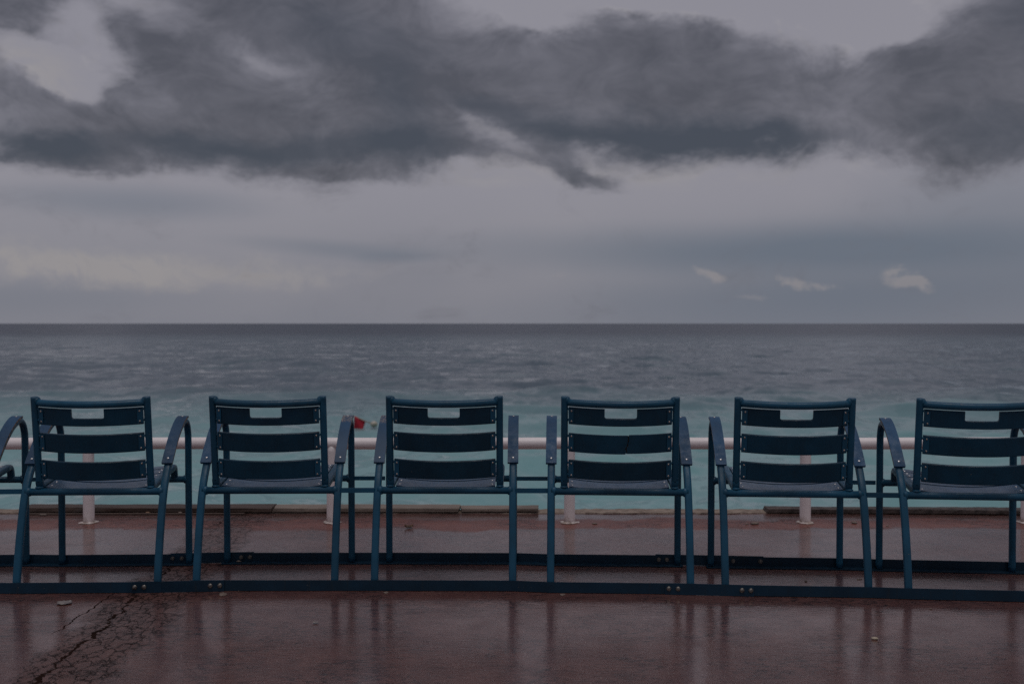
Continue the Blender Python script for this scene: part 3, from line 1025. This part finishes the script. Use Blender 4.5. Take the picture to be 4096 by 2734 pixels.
POSES = [  # x, y of the middle of the rear feet, heading, roll
    (-2.414, 4.315, .045, .001), (-1.699, 4.328, .034, .001), (-.994, 4.365, .003, .002), (-.2763, 4.363, -.012, .0), (.4324, 4.322, -.044, -.003),
    (1.1229, 4.2698, -.064, -.002), (1.8276, 4.2047, -.097, -.001)]
LAB = ['navy metal armchair cut off by the left edge, only its right arm showing',
       'navy slatted metal armchair, leftmost of the chairs whose whole back shows',
       'navy slatted armchair just left of the small red flag on the water',
       'navy slatted armchair just right of the small red flag on the water',
       'navy slatted armchair whose middle back slat is cracked through',
       'navy slatted armchair just right of the one with the cracked slat',
       'navy slatted armchair cut off by the right edge of the picture']
CH = []
for n_, (px, py, hd, ro) in enumerate(POSES):
    t_ = thing('armchair', LAB[n_], 'armchair', (px, py, .004), (0, -ro, hd), 'row of navy armchairs facing the sea')
    CH.append(t_)
    for nm in 'LR':
        obj('leg', ME['rear_leg' + nm], t_)
        obj('leg', ME['front_leg' + nm], t_)
        s = -1 if nm == 'L' else 1
        worn = (n_ == 2 and nm == 'R') or (n_ == 3 and nm == 'L')
        a = obj('armrest', ME[('armpeel' if worn else 'arm') + nm], t_, 'armrest with navy paint flaked off its front end' if worn else None)
        for w in (0, 1):
            sc = obj('screw', ME['ascrew%d' % w], a)
            sc.location = (s * AX, 0, 0)
        obj('back_post', ME['post' + nm], t_)
        obj('seat_rail', ME['srail' + nm], t_)
    obj('top_rail', ME['top_rail'], t_)
    obj('crossbar', ME['rear_bar'], t_)
    obj('crossbar', ME['front_bar'], t_)
    for q in range(3):
        cr = n_ == 4 and q == 1
        sl_ = obj('back_slat', ME['slat1x' if cr else 'slat%d' % q], t_, 'middle slat snapped through, bare wood in the crack' if cr else None)
        for nm in 'LR':
            obj('bracket_plate', ME['plate%d%s' % (q, nm)], sl_)
            for w in (0, 1):
                obj('rivet', ME['rivet%d%s%d' % (q, nm, w)], sl_)
    for q in range(4):
        ss = obj('seat_slat', ME['seat%d' % q], t_)
        for nm in 'LR':
            for w in (0, 1):
                obj('screw', ME['sscrew%d%s%d' % (q, nm, w)], ss)
    if n_ in (0, 2, 3, 5):
        obj('link_bar', ME['link_rear'], t_)
        obj('link_bar', ME['link_front'], t_)


# ------------------------------------------------------------------ steel angles the chairs stand on
def at(n_, lx, ly):
    px, py, hd, ro = POSES[n_]
    return Vector((px + math.cos(hd) * lx - math.sin(hd) * ly, py + math.sin(hd) * lx + math.cos(hd) * ly, 0))


def angle_rail(pts, prof, label):
    mb = MB()
    mb.sweep([p + Vector((0, 0, .002)) for p in pts], prof, (0, 0, 1), smooth=False)
    o = obj('base_rail', mb.mesh('base_rail', M_rail, merge=False))
    return tag(o, label, 'base rail', 'steel angle rails under the chairs')


# profile pairs: (height, sideways); sideways is +y-ish or -y-ish from the sweep frame, resolved below
def lprof(flange_y, lip_to, hgt=.042, th_=.004):
    s = 1 if lip_to > flange_y else -1
    f0, f1 = flange_y, flange_y + s * th_
    return [(0, f0), (hgt, f0), (hgt, f1), (th_, f1), (th_, lip_to), (0, lip_to)]


def run(first, l0, last, l1, ly):
    pts = [at(first, l0, ly)]
    for n_ in range(first, last + 1):
        for lx in (-.2785, .2785):
            p = at(n_, lx, ly)
            if p.x > pts[-1].x + .02:
                pts.append(p)
    e = at(last, l1, ly)
    while len(pts) > 1 and pts[-1].x > e.x - .01:
        pts.pop()
    return pts + [e]


# for a path running +x with ref +z, the sweep's second axis is tangent x ref = -y
def neg(pr):
    return [(a, -c) for a, c in pr]


REAR = neg(lprof(-.0225, .020))
FRONT = neg(lprof(.0200, -.030))
for (fi, l0, la, l1, who) in ((0, -.9, 1, .300, 'left end chairs'), (2, -.300, 4, .300, 'middle three chairs'), (5, -.300, 6, 1.1, 'right end chairs')):
    angle_rail(run(fi, l0, la, l1, 0.0), REAR, 'near navy steel angle on the ground under the rear legs of the ' + who)
    angle_rail(run(fi, l0, la, l1, D), FRONT, 'far navy steel angle on the ground under the front legs of the ' + who)


def joint(pa, pb, screws, near, label):
    """flat strap bridging two rails, with bolts"""
    d_ = (pb - pa)
    L = d_.length
    t_ = thing('joining_plate', label, 'joining plate', (pa.x, pa.y, 0.0), (0, 0, math.atan2(d_.y, d_.x)), 'straps bolting the base rails together')
    mb = MB()
    mb.box((0, -.002, .0008), (L, .002, .0455 if near else .047))
    mb.box((0, -.0021, .0042), (.004, .0021, .044))
    obj('strap', mb.mesh('strap', M_rail, merge=False), t_)
    for k, f in enumerate(screws):
        if near:
            mb = MB()
            tri_prism(mb, (0, -.0020, 0), .0098, .0062, (0, -1, 0), 14)
            o = obj('bolt', mb.mesh('bolt', M_bolt), t_)
            o.location = (f * L, 0, .024)
            mb = MB()
            mb.box((-.0088, -.0089, -.0009), (.0088, -.0062, .0009))
            sl_ = obj('slot', mb.mesh('slot', M_kerbdark), o)
            sl_.rotation_euler = (0, (-.5, .6, .05, -.9)[k % 4], 0)
        else:
            mb = MB()
            mb.sweep([(0, -.030, 0), (0, -.0385, 0)], ell(.0095, .0095, 6), (0, 0, 1), smooth=False)
            mb.sweep([(0, -.0385, 0), (0, -.0475, 0)], ell(.0045, .0045, 8), (0, 0, 1))
            o = obj('nut', mb.mesh('nut', M_bolt), t_)
            o.location = (f * L, 0.0255, .026)


off = Vector((0, -.0250, 0))
joint(at(1, .185, 0) + off, at(2, -.160, 0) + off, (.035, .135, .85, .955), True, 'near bolted strap under the gap right of the leftmost whole chair')
joint(at(4, .175, 0) + off, at(5, -.172, 0) + off, (.04, .145, .865, .965), True, 'near bolted strap under the gap right of the chair with the cracked slat')
off = Vector((0, .0225, 0))
joint(at(1, .19, D) + off, at(2, -.165, D) + off, (.03, .14, .85, .955), False, 'far bolted strap under the gap right of the leftmost whole chair')
joint(at(4, .185, D) + off, at(5, -.045, D) + off, (.03, .105, .72, .97), False, 'far bolted strap under the gap right of the chair with the cracked slat')

# ------------------------------------------------------------------ marker buoy on the water
by = thing('marker_buoy', 'white float with a tilted stick and red flag on the sea', 'buoy', (-7.44, 58.5, ZS + .05))
b = MB()
b.ball((0, 0, .10), .20, 14, 9, (1, 1, .85))
obj('float', b.mesh('float', M_float), by)
b = MB()
b.sweep([(.08, 0, 0.06), (-.5, .05, .27), (-1.06, .1, .52)], ell(.024, .024, 7), (0, 1, 0))
obj('stick', b.mesh('stick', M_stick), by)
b = MB()
vs, fs = [], []
NU, NV = 9, 8
for i_ in range(NU):
    for k in range(NV):
        u, v = i_ / (NU - 1), k / (NV - 1)
        p = Vector((-.46, .05, .27)).lerp(Vector((-1.06, .1, .53)), u)
        q = Vector((-.60, .02, -.20)).lerp(Vector((-1.13, .05, -.22)), u)
        w = p.lerp(q, v)
        w.y += .06 * math.sin(5 * u + 4 * v)
        w.z += -.05 * v * math.sin(3.1 * u)
        vs.append(w)
fs = [(i_ * NV + k, i_ * NV + k + 1, (i_ + 1) * NV + k + 1, (i_ + 1) * NV + k) for i_ in range(NU - 1) for k in range(NV - 1)]
b.add(vs, fs, True)
fl = obj('flag', b.mesh('flag', M_flag), by)
so = fl.modifiers.new('thick', 'SOLIDIFY')
so.thickness = .006


# ------------------------------------------------------------------ litter on the ground
def curl(name, label, cat, loc, lx, ly, m_, rot=0.0, lift=.012, seed=1, outline=0.0):
    rs = random.Random(seed)
    mb = MB()
    NU, NV = 9, 5
    vs = []
    for i_ in range(NU):
        for k in range(NV):
            u, v = i_ / (NU - 1) * 2 - 1, k / (NV - 1) * 2 - 1
            w = (1 - outline * u * u)
            vs.append((u * lx / 2, v * ly / 2 * w + rs.uniform(-.1, .1) * ly, .003 + lift * (u * u * .5 + .35 * abs(v)) * rs.uniform(.5, 1.1)))
    mb.add(vs, [(i_ * NV + k, i_ * NV + k + 1, (i_ + 1) * NV + k + 1, (i_ + 1) * NV + k) for i_ in range(NU - 1) for k in range(NV - 1)], False)
    o = obj(name, mb.mesh(name, m_))
    s_ = o.modifiers.new('thick', 'SOLIDIFY')
    s_.thickness = .0012
    o.location = loc
    o.rotation_euler = (0, 0, rot)
    return tag(o, label, cat)


def lump(name, label, cat, loc, size, m_, rot=0.0, seed=1, group=None):
    random.seed(seed)
    mb = MB()
    mb.ball((0, 0, size[2] * .42), .5, 9, 6, size, .16)
    o = obj(name, mb.mesh(name, m_))
    o.location = loc
    o.rotation_euler = (0, 0, rot)
    return tag(o, label, cat, group)


curl('dead_leaf', 'curled brown dead leaf on the wet ground behind the third whole chair', 'leaf', (-.541, 5.687, 0), .046, .05, M_leaf, .2, .022, 3, .7)
curl('paper_scrap', 'flattened paper scrap on the wet ground at the lower left', 'paper scrap', (-1.715, 4.149, 0), .052, .055, M_paper, .25, .007, 4, .6)
curl('paper_scrap', 'tiny pale scrap on the wet ground below the second whole chair', 'paper scrap', (-.703, 3.873, 0), .020, .014, M_paper, .1, .003, 8, .2)
o = lump('cigarette_butt', 'crushed cigarette end on the wet ground at the lower right', 'cigarette end', (1.232, 3.674, 0), (.024, .012, .010), M_butt, -.3, 5)
lump('gum_spot', 'pale oval gum spot by the near strap left of the second whole chair', 'gum', (-1.145, 4.290, 0), (.032, .060, .003), M_gum, .3, 6)
lump('gum_spot', 'pale oval gum spot before the near base rail under the third whole chair', 'gum', (-.502, 4.318, 0), (.022, .030, .003), M_gum, .1, 7)
lump('gum_spot', 'pale oval gum spot before the near base rail under the cracked chair', 'gum', (.201, 4.285, 0), (.022, .036, .003), M_gum, 0, 8)
lump('stone_chip', 'pale pebble lying on the far base rail beside the second whole chair', 'stone', (-1.222, 4.844, .0062), (.022, .012, .009), M_chip, .2, 9)
lump('stone_chip', 'white chip on the ground between the base rails under the fifth whole chair', 'stone', (1.222, 4.503, 0), (.012, .012, .006), M_chip, .4, 10)
lump('stone_chip', 'flat white chip between the base rails beside the right end chair', 'stone', (1.456, 4.540, 0), (.024, .012, .004), M_chip, .1, 11)
lump('stone_chip', 'white chip on the wet ground at the far right below the cut off chair', 'stone', (1.573, 4.066, 0), (.008, .010, .005), M_chip, .1, 12)
lump('stone_chip', 'white splinter lying before the dark batten at the far left', 'stone', (-2.62, 6.055, 0), (.042, .022, .012), M_chip, .0, 13)
lump('stone_chip', 'tan chip before the dark batten right of the leftmost post', 'stone', (-2.05, 6.10, 0), (.030, .022, .014), M_stick, .0, 14)
lump('stone_chip', 'white chip by the plank right of the leftmost whole chair', 'stone', (-1.87, 6.10, 0), (.028, .022, .014), M_chip, .3, 15)
for k, (x_, y_, w, lab) in enumerate((
        (.443, 5.800, .03, 'tiny white chip on the red strip right of the middle post'),
        (1.299, 5.798, .05, 'white chip on the red strip just left of the second post from the right'),
        (1.255, 5.792, .02, 'tiny white chip beside the larger one on the red strip'),
        (1.838, 5.821, .045, 'white chip on the red strip just right of the second post from the right'),
        (1.987, 5.736, .02, 'white chip nearest the rightmost chair on the red strip'))):
    lump('stone_chip', lab, 'stone', (x_, y_, 0), (w, w * .7, w * .25), M_chip, .4 * k, 20 + k, 'white chips along the railing')
